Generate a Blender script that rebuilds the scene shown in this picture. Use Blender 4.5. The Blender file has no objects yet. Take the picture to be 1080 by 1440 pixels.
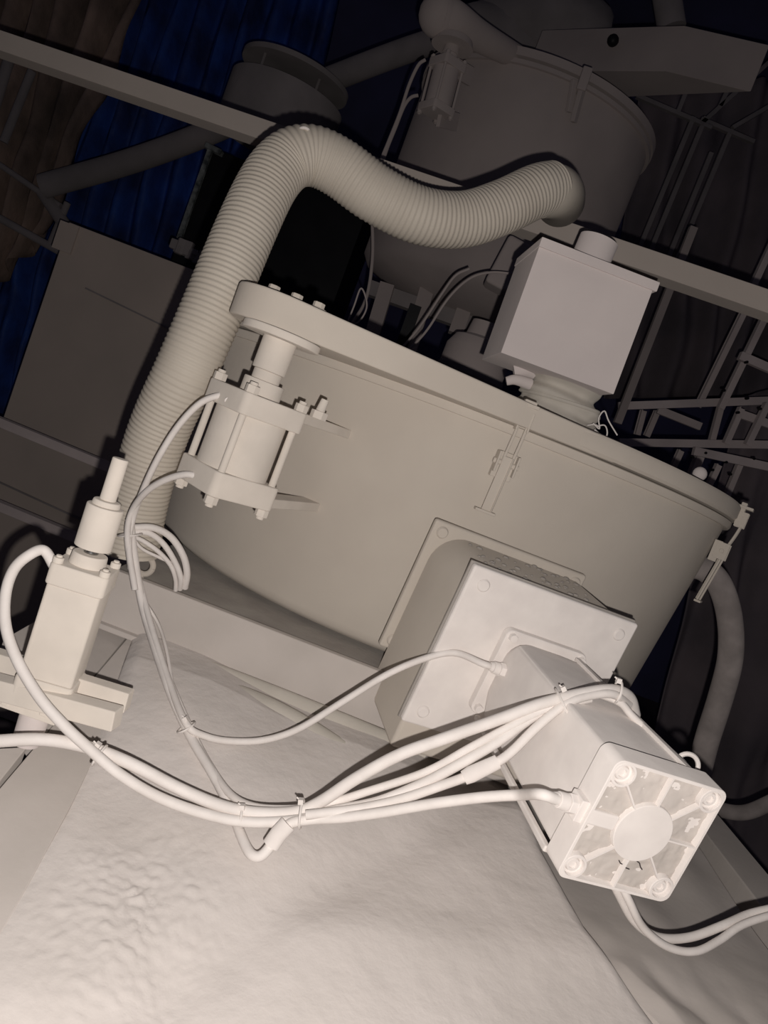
import bpy, bmesh, math, random
from mathutils import Vector, Matrix, noise
random.seed(7)
SC = bpy.context.scene
COL = SC.collection
# ------------------------------------------------------------------ camera
FPX, PITCH, ROLL = 1130.0, math.radians(5.0), math.radians(21.0)
CAM = Vector((0, 0, 1.5))
_c, _s = math.cos(ROLL), math.sin(ROLL)
RX = Vector((1, 0, 0))
FW = Vector((0, math.cos(PITCH), -math.sin(PITCH)))
UP = Vector((0, math.sin(PITCH), math.cos(PITCH)))
cd = bpy.data.cameras.new('camera')
cam = bpy.data.objects.new('camera', cd)
COL.objects.link(cam)
cd.sensor_fit = 'VERTICAL'; cd.sensor_height = 24.0; cd.lens = 24.0 * FPX / 1440.0
cd.clip_start = 0.02; cd.clip_end = 60
xc = RX * _c + UP * _s
yc = -RX * _s + UP * _c
m = Matrix((xc, yc, -FW)).transposed().to_4x4()
m.translation = CAM
cam.matrix_world = m
SC.camera = cam
# ------------------------------------------------------------------ light
SC.view_settings.view_transform = 'Standard'
SC.view_settings.look = 'None'
SC.view_settings.gamma = 1.0
SC.view_settings.use_curve_mapping = False
SC.view_settings.exposure = 0.0
w = bpy.data.worlds.new('dim_hall'); SC.world = w; w.use_nodes = True
w.node_tree.nodes['Background'].inputs[0].default_value = (0.62, 0.66, 1.0, 1)
w.node_tree.nodes['Background'].inputs[1].default_value = 0.020
fl = bpy.data.lights.new('phone_flash', 'POINT')      # the phone's own flash, beside its lens
fl.energy = 30.0; fl.shadow_soft_size = 0.004; fl.color = (1.0, 0.94, 0.90)
flo = bpy.data.objects.new('phone_flash', fl); COL.objects.link(flo)
flo.location = CAM - yc * 0.030 + xc * 0.012 - FW * 0.004

# ------------------------------------------------------------------ helpers
def ptu(a, b, Y):
    d = FW * FPX + RX * a + UP * b
    return CAM + d * (Y / d.y)
def pt(x, y, Y):
    dx, dy = x - 540.0, y - 720.0
    return ptu(dx * _c + dy * _s, dx * _s - dy * _c, Y)
def ptz(x, y, z):                     # where the ray through (x, y) meets height z
    dx, dy = x - 540.0, y - 720.0
    d = FW * FPX + RX * (dx * _c + dy * _s) + UP * (dx * _s - dy * _c)
    return CAM + d * ((z - CAM.z) / d.z)

def frame(z, up=Vector((0, 0, 1))):   # matrix with local Z along z, local Y near up
    z = z.normalized()
    x = up.cross(z)
    if x.length < 1e-4: x = Vector((1, 0, 0)).cross(z)
    if x.length < 1e-4: x = Vector((0, 1, 0)).cross(z)
    x.normalize(); y = z.cross(x)
    return Matrix((x, y, z)).transposed()

class MB:
    def __init__(s): s.bm = bmesh.new()
    def box(s, c, size, R=None, taper=1.0):
        c = Vector(c); R = R or Matrix.Identity(3)
        vs = []
        for k in (-1, 1):
            t = taper if k > 0 else 1.0
            for i, j in ((-1, -1), (1, -1), (1, 1), (-1, 1)):
                vs.append(s.bm.verts.new(c + R @ Vector((i * size[0] / 2 * t, j * size[1] / 2 * t, k * size[2] / 2))))
        for f in ((3, 2, 1, 0), (4, 5, 6, 7), (0, 1, 5, 4), (1, 2, 6, 5), (2, 3, 7, 6), (3, 0, 4, 7)):
            s.bm.faces.new([vs[i] for i in f])
        return s
    def bar(s, p0, p1, wx, wy, up=Vector((0, 0, 1))):   # box running p0 -> p1
        p0, p1 = Vector(p0), Vector(p1)
        return s.box((p0 + p1) / 2, (wx, wy, (p1 - p0).length), frame(p1 - p0, up))
    def rings(s, rings, caps=True, closed=False):
        n = len(rings[0]); V = [[s.bm.verts.new(p) for p in r] for r in rings]
        m_ = len(V)
        for i in range(m_ if closed else m_ - 1):
            A, B = V[i], V[(i + 1) % m_]
            for j in range(n):
                s.bm.faces.new((A[j], A[(j + 1) % n], B[(j + 1) % n], B[j]))
        if caps and not closed:
            s.bm.faces.new(list(reversed(V[0]))); s.bm.faces.new(V[-1])
        return s
    def cyl(s, p0, p1, r0, r1=None, seg=24, up=Vector((0, 0, 1))):
        p0, p1 = Vector(p0), Vector(p1); r1 = r0 if r1 is None else r1
        R = frame(p1 - p0, up)
        f = lambda p, r: [p + R @ Vector((r * math.cos(t), r * math.sin(t), 0)) for t in [2 * math.pi * (k + .5) / seg for k in range(seg)]]
        return s.rings([f(p0, r0), f(p1, r1)])
    def lathe(s, o, prof, R=None, seg=48, closed=False):  # prof: (radius, height)
        o = Vector(o); R = R or Matrix.Identity(3)
        rs = [[o + R @ Vector((max(r, 1e-4) * math.cos(t), max(r, 1e-4) * math.sin(t), h)) for t in [2 * math.pi * k / seg for k in range(seg)]] for r, h in prof]
        return s.rings(rs, caps=True, closed=closed)
    def tube(s, pts, r, seg=12, rf=None):
        n = len(pts)
        T = [(pts[min(i + 1, n - 1)] - pts[max(i - 1, 0)]).normalized() for i in range(n)]
        R = frame(T[0]); x = R.col[0].copy(); rs = []
        for i in range(n):
            x = (x - T[i] * x.dot(T[i])).normalized(); y = T[i].cross(x)
            rr = rf(i / (n - 1)) * r if rf else r
            rs.append([pts[i] + (x * math.cos(t) + y * math.sin(t)) * rr for t in [2 * math.pi * k / seg for k in range(seg)]])
        return s.rings(rs)
    def prism(s, o, R, poly, z0, z1):                    # poly in local XY
        o = Vector(o)
        return s.rings([[o + R @ Vector((p[0], p[1], z)) for p in poly] for z in (z0, z1)])
    def ball(s, c, r, seg=16, sc=(1, 1, 1)):
        n = seg // 2
        prof = [(r * math.sin(math.pi * k / n), -r * math.cos(math.pi * k / n)) for k in range(n + 1)]
        return s.lathe(c, prof, Matrix.Diagonal(sc), seg)
    def build(s, name, mat, parent=None, bev=0, ang=35, origin=None, segs=2, recalc=True):
        bm = s.bm
        if recalc: bmesh.ops.recalc_face_normals(bm, faces=bm.faces)
        if parent is not None: o_ = world_loc(parent)
        elif origin is not None: o_ = Vector(origin)
        else:
            xs = [v.co for v in bm.verts]
            lo = Vector([min(v[i] for v in xs) for i in range(3)]); hi = Vector([max(v[i] for v in xs) for i in range(3)])
            o_ = Vector(((lo.x + hi.x) / 2, (lo.y + hi.y) / 2, lo.z))
        bmesh.ops.translate(bm, vec=-o_, verts=bm.verts)
        me = bpy.data.meshes.new(name); bm.to_mesh(me); bm.free()
        me.materials.append(mat)
        for p in me.polygons: p.use_smooth = True
        me.set_sharp_from_angle(angle=math.radians(ang))
        o = bpy.data.objects.new(name, me); COL.objects.link(o)
        if parent is not None: o.parent = parent
        else: o.location = o_
        if bev:
            b = o.modifiers.new('bevel', 'BEVEL'); b.width = bev; b.segments = segs; b.limit_method = 'ANGLE'; b.angle_limit = math.radians(40)
            b.harden_normals = True
        return o
def world_loc(o):
    v = Vector((0, 0, 0))
    while o is not None: v = v + o.location; o = o.parent
    return v
def tag(o, label, cat, group=None, kind=None):
    if label: o['label'] = label
    if cat: o['category'] = cat
    if group: o['group'] = group
    if kind: o['kind'] = kind
    return o
def thing(name, label, cat, loc, group=None):
    o = bpy.data.objects.new(name, None); o.empty_display_size = .05; COL.objects.link(o); o.location = Vector(loc)
    return tag(o, label, cat, group)
def struct(o): o['kind'] = 'structure'; return o
def crom(P, n=10):
    P = [Vector(p) for p in P]
    Q = [P[0] * 2 - P[1]] + P + [P[-1] * 2 - P[-2]]
    out = []
    for i in range(1, len(Q) - 2):
        p0, p1, p2, p3 = Q[i - 1], Q[i], Q[i + 1], Q[i + 2]
        for k in range(n):
            t = k / n
            out.append(.5 * ((2 * p1) + (p2 - p0) * t + (2 * p0 - 5 * p1 + 4 * p2 - p3) * t * t + (3 * p1 - p0 - 3 * p2 + p3) * t ** 3))
    out.append(P[-1]); return out
def resample(P, step):
    out = [P[0]]; acc = 0.0
    for a, b in zip(P, P[1:]):
        L = (b - a).length
        if L < 1e-9: continue
        t = step - acc
        while t <= L:
            out.append(a + (b - a) * (t / L)); t += step
        acc = L - (t - step)
    return out
ID = Matrix.Identity(3)
def rotz(a): return Matrix.Rotation(a, 3, 'Z')

# ------------------------------------------------------------------ materials
def mat(name, c1, c2=None, rough=.85, scale=18, bump=.15, bscale=90, metal=0.0, bdist=.002, spots=None):
    M = bpy.data.materials.new(name); M.use_nodes = True
    nt = M.node_tree; N = nt.nodes; L = nt.links
    bs = N['Principled BSDF']; bs.inputs['Roughness'].default_value = rough; bs.inputs['Metallic'].default_value = metal
    bs.inputs['Specular IOR Level'].default_value = .25
    if 'Diffuse Roughness' in bs.inputs and rough > .8: bs.inputs['Diffuse Roughness'].default_value = .22
    tc = N.new('ShaderNodeTexCoord')
    n1 = N.new('ShaderNodeTexNoise'); n1.inputs['Scale'].default_value = scale; n1.inputs['Detail'].default_value = 5
    L.new(tc.outputs['Object'], n1.inputs['Vector'])
    cr = N.new('ShaderNodeValToRGB'); cr.color_ramp.elements[0].position = .35; cr.color_ramp.elements[1].position = .68
    c2 = c2 or tuple(v * .88 for v in c1)
    cr.color_ramp.elements[0].color = (*c2, 1); cr.color_ramp.elements[1].color = (*c1, 1)
    L.new(n1.outputs['Fac'], cr.inputs['Fac']); L.new(cr.outputs['Color'], bs.inputs['Base Color'])
    if bump:
        n2 = N.new('ShaderNodeTexNoise'); n2.inputs['Scale'].default_value = bscale; n2.inputs['Detail'].default_value = 6
        L.new(tc.outputs['Object'], n2.inputs['Vector'])
        b = N.new('ShaderNodeBump'); b.inputs['Strength'].default_value = bump; b.inputs['Distance'].default_value = bdist
        L.new(n2.outputs['Fac'], b.inputs['Height']); L.new(b.outputs['Normal'], bs.inputs['Normal'])
    return M
M_TANK = mat('dusty_cream_steel', (.60, .545, .475), (.555, .50, .435), scale=7)
M_CYL = mat('dusty_cream_aluminium', (.70, .64, .57), (.64, .585, .52), scale=25)
M_WHT = mat('dusty_white_casting', (.80, .75, .71), (.73, .68, .645), scale=30, bump=.2, bscale=60)
M_PIN = mat('dusty_pale_sheet', (.66, .595, .57), (.61, .55, .53), scale=9)
M_HOSE = mat('dusty_hose_plastic', (.60, .545, .465), (.55, .495, .42), rough=.6, scale=12)
M_CAB = mat('dusty_cable', (.80, .75, .71), (.72, .67, .63), rough=.7, scale=40)
M_POW = mat('white_powder', (.67, .62, .585), (.60, .555, .52), scale=9, bump=.45, bscale=45, bdist=.006)
M_BASE = mat('dusty_base_sheet', (.58, .53, .49), (.52, .475, .435), scale=10, bump=.2)
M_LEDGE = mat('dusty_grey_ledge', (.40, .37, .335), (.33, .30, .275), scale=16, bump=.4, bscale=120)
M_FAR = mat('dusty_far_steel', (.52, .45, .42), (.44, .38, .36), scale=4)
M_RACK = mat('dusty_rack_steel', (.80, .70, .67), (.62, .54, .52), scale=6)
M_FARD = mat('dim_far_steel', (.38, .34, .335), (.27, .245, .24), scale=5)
M_CABI = mat('dusty_cabinet_paint', (.60, .51, .445), (.51, .44, .385), scale=3)
M_BLK = mat('black_paint', (.012, .012, .014), (.006, .006, .008), rough=.5, scale=12, bump=.1)
M_DIRT = mat('white_dust_streak', (.35, .37, .36), (.08, .09, .09), scale=30)
M_BLUE = mat('blue_tarpaulin', (.05, .14, .58), (.04, .06, .20), rough=.55, scale=4.5, bump=.6, bscale=9, bdist=.03)
M_BRN = mat('brown_sacking', (.50, .36, .29), (.14, .11, .095), rough=.9, scale=3, bump=.8, bscale=8, bdist=.03)
M_NAVY = mat('dark_navy_wall', (.22, .22, .44), (.15, .15, .26), rough=.9, scale=1.2)
M_DARK = mat('dark_floor', (.22, .18, .19), (.14, .12, .13), rough=.95, scale=2)
M_CHR = mat('chrome_shaft', (.5, .5, .5), rough=.25, metal=1.0, bump=0)
M_CRK = mat('dark_crack', (.05, .04, .04), bump=0)
M_CLOTH = mat('dusty_cloth', (.57, .53, .47), (.50, .465, .41), scale=14, bump=.3, bscale=35, bdist=.004)
M_RHOSE = mat('dusty_rubber_hose', (.42, .37, .35), (.30, .265, .25), scale=25)

# ------------------------------------------------------------------ setting
struct(MB().box((0, 4, -.01), (14, 14, .02)).build('floor', M_DARK))
struct(MB().box((0, 8, 2.5), (14, .1, 6)).build('wall_back', M_NAVY))
struct(MB().box((-5.2, 4, 2.5), (.1, 12, 6)).build('wall_left', M_NAVY))
struct(MB().box((5.2, 4, 2.5), (.1, 12, 6)).build('wall_right', M_NAVY))
struct(MB().box((0, 4, 5.5), (12, 12, .1)).build('ceiling', M_NAVY))

# ------------------------------------------------------------------ the machine base
ZB = 1.12
SL = .26
def zplane(y): return ZB - SL * max(0.0, 1.0 - y)
def hit(px, py):
    d = pt(px, py, 1.0) - CAM          # d.y == 1
    y = (ZB - CAM.z) / d.z
    if y < 1.0: y = (ZB - SL - CAM.z) / (d.z - SL)
    return d.x * y, y
E_L = sorted([hit(195, 875), hit(150, 1000), hit(85, 1130), hit(0, 1260), hit(-120, 1440)], key=lambda p: p[1])
E_R = sorted([hit(722, 1080), hit(780, 1190), hit(850, 1310), hit(950, 1440), hit(1060, 1600)], key=lambda p: p[1])
def lerp_edge(E, y):
    if y <= E[0][1]: a, b = E[0], E[1]
    elif y >= E[-1][1]: a, b = E[-2], E[-1]
    else:
        for a, b in zip(E, E[1:]):
            if a[1] <= y <= b[1]: break
    return a[0] + (b[0] - a[0]) * (y - a[1]) / (b[1] - a[1])
base = thing('machine_base', 'wide dust-covered machine base under the large mixing tank, with a flat front top', 'machine base', (0, 1.0, 0))
def base_pt(u, v):        # u across (0 left .. 1 right), v 0 near .. 1 far
    y = .34 + v * .90
    xl = lerp_edge(E_L, y)
    xr = lerp_edge(E_R, y)
    x = xl + (xr - xl) * u
    return x, y
def hz(x, y):
    n1 = noise.noise(Vector((x * 7, y * 7, 1.3))); n2 = noise.noise(Vector((x * 22, y * 22, 4.1))); 
    h = .0045 * n1 + .0008 * n2
    cx_, cy_ = hit(190, 1290)
    d = math.hypot((x - cx_) / .075, (y - cy_) / .10)      # patch of clotted powder
    if d < 1.25:
        e_ = max(0.0, 1 - d / 1.25) ** .8
        h += e_ * (.003 + .0062 * (abs(noise.noise(Vector((x * 95, y * 80, 0)))) ) + .0030 * max(0, noise.noise(Vector((x * 150, y * 130, 2)))))
    # diagonal dip and swell across the sheet
    t = (x * .8 + (y - .62) * .6)
    h += .010 * math.exp(-((t - .10) / .09) ** 2) - .006 * math.exp(-((t + .02) / .03) ** 2)
    va, vb = Vector(hit(660, 1120)), Vector(hit(330, 1330)); vd = (vb - va).normalized(); w_ = (Vector((x, y)) - va); s_ = w_.x * -vd.y + w_.y * vd.x
    h -= .011 * math.exp(-(s_ / .035) ** 2)
    t2 = (x * .35 - (y - .70)) ; h += .006 * math.exp(-((t2 - .02) / .035) ** 2) * max(0, min(1, (x + .02) / .08))
    return h
bm = MB(); NU, NV = 260, 380; G = []
for j in range(NV + 1):
    row = []
    for i in range(NU + 1):
        u = i / NU; x, y = base_pt(u, j / NV)
        e = max(0.0, (u - .93) / .07); z = zplane(y) + hz(x, y) * (1 - e) - .05 * (1 - math.sqrt(max(0, 1 - e * e)))
        el = max(0.0, (.03 - u) / .03); z -= .010 * el * el
        row.append(bm.bm.verts.new((x, y, z)))
    G.append(row)
for j in range(NV):
    for i in range(NU): bm.bm.faces.new((G[j][i], G[j][i + 1], G[j + 1][i + 1], G[j + 1][i]))
# skirt
edge = [G[0][i] for i in range(NU + 1)] + [G[j][NU] for j in range(1, NV + 1)] + [G[NV][i] for i in range(NU - 1, -1, -1)] + [G[j][0] for j in range(NV - 1, 0, -1)]
low = [bm.bm.verts.new((v.co.x, v.co.y, .80)) for v in edge]
for i in range(len(edge)):
    k = (i + 1) % len(edge); bm.bm.faces.new((edge[i], low[i], low[k], edge[k]))
bm.build('top_panel', M_POW, base, ang=60)
# side rail (left of the top panel) and plates further left
def quad_slab(mb, P, z, th):
    mb.rings([[Vector((x, y, z - th)) for x, y in P], [Vector((x, y, z)) for x, y in P]])
def slab_px(P, dz, th, name):
    Q = [hit(*p) for p in P]
    mb = MB(); mb.rings([[Vector((x, y, zplane(y) + dz - th)) for x, y in Q], [Vector((x, y, zplane(y) + dz)) for x, y in Q]])
    return mb.build(name, M_BASE, base, bev=.0015)
slab_px([(196, 876), (0, 1106), (-140, 1270), (-60, 1420), (30, 1262), (100, 1132), (215, 900)], -.002, .05, 'side_rail')
slab_px([(140, 816), (193, 874), (60, 1030), (38, 1000), (78, 952), (20, 905), (8, 890)], -.008, .03, 'side_plate')
slab_px([(-60, 1045), (42, 1040), (-6, 1100), (-100, 1200)], -.008, .03, 'side_plate')
mb = MB(); p = ptz(172, 888, 1.112); mb.cyl(p - Vector((0, 0, .002)), p + Vector((0, 0, .0006)), .0022, seg=12)
mb.build('screw_hole', M_CRK, base)
# support ledge under the tank
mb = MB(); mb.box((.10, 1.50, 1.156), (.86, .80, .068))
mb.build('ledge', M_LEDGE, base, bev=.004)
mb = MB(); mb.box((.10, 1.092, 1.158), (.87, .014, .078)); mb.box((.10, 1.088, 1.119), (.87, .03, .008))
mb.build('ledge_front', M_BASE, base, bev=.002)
mb = MB(); mb.tube(crom([Vector((-.24, 1.075, 1.116)), Vector((-.05, 1.068, 1.119)), Vector((.17, 1.06, 1.118))], 12), .012, 16); mb.build('sealing_strip', M_CLOTH, base, ang=80)
mb = MB(); mb.tube(crom([Vector((-.17, 1.05, 1.108)), Vector((-.04, 1.02, 1.112)), Vector((.11, .985, 1.105))], 12), .016, 16, rf=lambda t: .5 + .6 * math.sin(math.pi * t)); mb.build('sealing_strip', M_CLOTH, base, ang=80)
for x_ in (-.26, .44): mb = MB(); mb.box((x_, 1.50, .56), (.08, .5, 1.12)); mb.build('frame_leg', M_BASE, base, bev=.004)
ring = thing('eye_bolt', 'round lifting eye standing at the left end of the tank ledge', 'eye bolt', pt(203, 808, 1.12))
mb = MB(); c0 = pt(203, 795, 1.12)
circ = [c0 + (RX * math.cos(t) + Vector((0, 0, 1)) * math.sin(t)) * .0125 for t in [2 * math.pi * k / 32 for k in range(33)]]
mb.tube(circ, .0042, 10); mb.build('ring', M_TANK, ring)
mb = MB(); mb.cyl(c0 - Vector((0, 0, .028)), c0 - Vector((0, 0, .013)), .005, seg=12); mb.build('shank', M_TANK, ring)

# lower deck on the right
deck = thing('lower_deck', 'lower grey dusty deck with crumpled sheeting right of the base, under the motor', 'deck', (.55, 1.0, 0))
mb = MB(); G = []; NU, NV = 90, 160
for j in range(NV + 1):
    row = []
    for i in range(NU + 1):
        y = .25 + 1.65 * j / NV; x0_ = (lerp_edge(E_R, y) if y < 1.24 else lerp_edge(E_R, 1.24) + .02) + .004; x = x0_ + (.695 - x0_) * i / NU
        dmp = min(1, (x - x0_) / .03)
        near = max(0, min(1, (1.0 - y) / .25))
        h = .012 * noise.noise(Vector((x * 9, y * 5, 0))) + near * (.022 * abs(noise.noise(Vector((x * 8 + y * 6, y * 9, 3)))) + .006 * noise.noise(Vector((x * 30, y * 24, 5))))
        row.append(mb.bm.verts.new((x, y, 1.045 + h * dmp)))
    G.append(row)
for j in range(NV):
    for i in range(NU): mb.bm.faces.new((G[j][i], G[j][i + 1], G[j + 1][i + 1], G[j + 1][i]))
edge = [G[0][i] for i in range(NU + 1)] + [G[j][NU] for j in range(1, NV + 1)] + [G[NV][i] for i in range(NU - 1, -1, -1)] + [G[j][0] for j in range(NV - 1, 0, -1)]
low = [mb.bm.verts.new((v.co.x, v.co.y, .95)) for v in edge]
for i in range(len(edge)):
    k = (i + 1) % len(edge); mb.bm.faces.new((edge[i], low[i], low[k], edge[k]))
mb.bm.faces.new(list(reversed(low)))
mb.build('sheeting', M_BASE, deck, ang=60)
mb = MB(); mb.box((.785, 1.1, 1.01), (.08, 1.9, .07)); mb.build('edge_beam', M_BASE, deck, bev=.003)
for x_, y_ in ((.66, .5), (.66, 1.8), (.785, .5), (.785, 1.8)): mb = MB(); mb.box((x_, y_, .48), (.06, .06, .96)); mb.build('deck_leg', M_LEDGE, deck)

# ------------------------------------------------------------------ mixing tank
TC = Vector((.081, 1.682, 0)); ZR, ZT = 1.580, 1.198
tank = thing('mixing_tank', 'large round cream mixing tank with a clamped lid, coated in dust', 'mixing tank', (TC.x, TC.y, ZT))
prof = [(.30, ZT + .0), (.488, ZT), (.502, ZT + .010), (.505, ZT + .02), (.547, ZR - .02), (.547, ZR - .002), (.50, ZR - .002), (.30, ZR - .002)]
MB().lathe((TC.x, TC.y, 0), prof, seg=160).build('tank_body', M_TANK, tank, ang=50)
MB().lathe((TC.x, TC.y, 0), [(.53, ZR - .014), (.556, ZR - .014), (.558, ZR - .010), (.558, ZR - .002), (.553, ZR), (.53, ZR)], seg=160, closed=True).build('body_flange', M_TANK, tank, ang=50)
lid = MB().lathe((TC.x, TC.y, 0), [(.30, ZR + .003), (.548, ZR + .003), (.561, ZR + .003), (.565, ZR + .007), (.565, ZR + .026), (.560, ZR + .032), (.545, ZR + .034), (.50, ZR + .040), (.30, ZR + .064), (.05, ZR + .08)], seg=160).build('lid', M_TANK, tank, ang=40)
# lift arm: thick ear with a round end, tangent to the lid
arm_c = Vector((-.212, 1.035, 0))
arm_to = Vector((.05, 1.175, 0))
ad = (arm_to - arm_c).normalized(); an = Vector((-ad.y, ad.x, 0))
poly = []
for k in range(13):
    t = math.pi / 2 + math.pi * k / 12
    poly.append(arm_c + ad * (math.cos(t) * .062) + an * (math.sin(t) * .062))
A_ = arm_c - an * .062; best = None
for k in range(400):
    th = -1.2 + 1.6 * k / 399; T_ = Vector((TC.x + .561 * math.sin(th), TC.y - .561 * math.cos(th), 0))
    v_ = (T_ - A_).normalized(); e_ = abs(v_.dot(Vector((math.sin(th), -math.cos(th), 0))))
    if T_.x > A_.x + .1 and (best is None or e_ < best[0]): best = (e_, T_)
nA = len(poly)
poly += [best[1], best[1] + Vector((.02, .06, 0)), Vector((-.02, 1.30, 0))]
mb = MB(); mb.rings([[Vector((p.x, p.y, (za if i_ < nA else zb))) for i_, p in enumerate(poly)] for za, zb in ((ZR - .005, ZR + .002), (ZR + .037, ZR + .0315))])
mb.build('lift_arm', M_TANK, tank, bev=.003)
for (px, py) in ((386, 404), (417, 419), (446, 436)):
    q = pt(px, py, 1.03); z0 = ZR + .0355
    mb = MB(); mb.cyl((q.x, q.y, z0), (q.x, q.y, z0 + .006), .012, seg=20); mb.cyl((q.x, q.y, z0 + .006), (q.x, q.y, z0 + .013), .008, seg=6)
    mb.build('bolt', M_TANK, tank, bev=.001)
mb = MB(); q = ptz(425, 426, ZR + .038); mb.bar((arm_c + Vector((-.01, .0, ZR + .038))), (arm_c + ad * .10 + Vector((0, 0, ZR + .038))), .022, .005); mb.build('clamp_strip', M_TANK, tank, bev=.001)
def on_wall(px, py, out=0):   # point on the tank's tapered wall seen through a pixel
    lo, hi = .9, 1.65
    for _ in range(60):
        mY = (lo + hi) / 2; q = pt(px, py, mY)
        rr = .505 + (.547 - .505) * (q.z - (ZT + .02)) / (ZR - .02 - ZT - .02)
        if math.hypot(q.x - TC.x, q.y - TC.y) > rr + out: lo = mY
        else: hi = mY
    return q
def latch(q_top_px, ang, down=.125):
    # toggle latch in a radial frame; ang = azimuth about the tank centre
    o = Vector((math.sin(ang), -math.cos(ang), 0)); t = Vector((math.cos(ang), math.sin(ang), 0)); U = Vector((0, 0, 1))
    R = Matrix((t, o, U)).transposed()
    def P(a, r, z): return Vector((TC.x, TC.y, 0)) + t * a + o * r + U * z
    root = MB().box(P(0, .567, ZR + .018), (.018, .010, .040), R).build('latch', M_TANK, tank, bev=.0015)
    root['label'] = 'toggle latch holding the lid down on the rim'
    par = root; 
    def B(mb_, nm, mt=M_TANK, bev=.001):
        return mb_.build(nm, mt, par, bev=bev)
    # locations: children of a child -> subtract both locations
    mb = MB(); mb.box(P(0, .571, ZR + .030), (.022, .026, .005), R); mb.box(P(-.008, .572, ZR + .008), (.003, .018, .028), R); mb.box(P(.008, .572, ZR + .008), (.003, .018, .028), R)
    B(mb, 'keeper')
    mb = MB(); mb.cyl(P(-.010, .576, ZR + .012), P(.010, .576, ZR + .012), .0045, seg=12); B(mb, 'hook_pin')
    mb = MB()
    for s_ in (-1, 1):
        mb.tube(crom([P(s_ * .006, .577, ZR + .012), P(s_ * .0065, .573, ZR - .02), P(s_ * .0065, .566, ZR - .052)], 6), .0022, 8)
    B(mb, 'draw_loop', bev=0)
    mb = MB(); mb.box(P(0, .553, ZR - .058), (.030, .014, .038), R); mb.box(P(-.014, .562, ZR - .055), (.003, .022, .030), R); mb.box(P(.014, .562, ZR - .055), (.003, .022, .030), R)
    B(mb, 'hinge_bracket')
    mb = MB(); mb.cyl(P(-.019, .563, ZR - .055), P(.019, .563, ZR - .055), .004, seg=12); B(mb, 'pivot_pin')
    mb = MB()
    p0 = P(0, .568, ZR - .045); p1 = P(0, .556, ZR - down)
    mb.bar(p0, p1, .016, .004, o); mb.bar(p0 + t * .006, p1 + t * .006, .002, .010, o)
    mb.box(P(-.002, .558, ZR - down - .002), (.030, .012, .004), R)
    B(mb, 'lever')
    return root
qa = on_wall(712, 640); latch(None, math.atan2(qa.x - TC.x, -(qa.y - TC.y)))
latch(None, math.radians(63), .150)
latch(None, math.radians(-62))
# hand knob and a rounded weld boss on the far right of the lid
q = Vector((TC.x + .50 * math.sin(math.radians(52)), TC.y - .50 * math.cos(math.radians(52)), ZR + .04))
mb = MB(); mb.ball(q + Vector((0, 0, .012)), .012, 18); mb.cyl(q - Vector((0, 0, .012)), q + Vector((0, 0, .006)), .008, seg=14); mb.build('lid_knob', M_PIN, tank)

# ------------------------------------------------------------------ gearbox housing + motor frame
nvec = (pt(303, 380, 1.0) - CAM).normalized()       # from the motor's end towards the tank
lat = Vector((nvec.y, -nvec.x, 0)).normalized()     # to the right
vup = lat.cross(nvec).normalized()
if vup.z < 0: vup = -vup
lat, vup = lat * math.cos(.02) - vup * math.sin(.02), vup * math.cos(.02) + lat * math.sin(.02)
MR = Matrix((lat, vup, -nvec)).transposed()         # local x right, y up, z towards the camera
P2 = pt(732, 943, .99)
hous = thing('drive_housing', 'box-shaped drive housing with a bright square cover plate, bolted to the tank front', 'housing', P2 + nvec * .165)
def ML(o, x, y, z): return o + lat * x + vup * y - nvec * z
MB().box(P2 + nvec * .165 + vup * .013, (.250, .200, .012), MR).build('mounting_plate', M_TANK, hous, bev=.004)
mb = MB()
hw, ht, hb = .114, .101, -.152
poly = [(-hw, hb), (hw, hb), (hw, ht)] + [(-hw + .045 * (1 - math.sin(t)), ht - .045 * (1 - math.cos(t))) for t in [math.pi / 2 * k / 8 for k in range(9)]]
mb.prism(P2, MR, poly, -.160, -.006); mb.build('housing_body', M_TANK, hous, bev=.006)
mb = MB(); mb.box(P2, (.240, .217, .011), MR); mb.build('cover_plate', M_WHT, hous, bev=.0035)
mb = MB(); mb.box(P2 + nvec * .0085, (.242, .219, .004), MR); mb.build('gasket', M_LEDGE, hous, bev=.001)
for sx, sy in ((-1, 1), (1, 1), (-1, -1), (1, -1)):
    c_ = ML(P2, sx * .099, sy * .088, .0055)
    MB().cyl(c_, c_ - nvec * .003, .0085, .0065, seg=20).build('bolt_head', M_WHT, hous, bev=.0008)
    c_ = ML(P2 + nvec * .165 + vup * .013, sx * .110, sy * .085, .006)
    MB().cyl(c_, c_ - nvec * .004, .009, .007, seg=20).build('bolt_head', M_TANK, hous, bev=.0008)
# crust of fallen dust on top of the housing
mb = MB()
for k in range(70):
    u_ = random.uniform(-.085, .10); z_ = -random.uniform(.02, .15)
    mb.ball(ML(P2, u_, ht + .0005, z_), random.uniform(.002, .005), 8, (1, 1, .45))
mb.build('dust_crust', M_LEDGE, hous)['kind'] = 'stuff'

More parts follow.
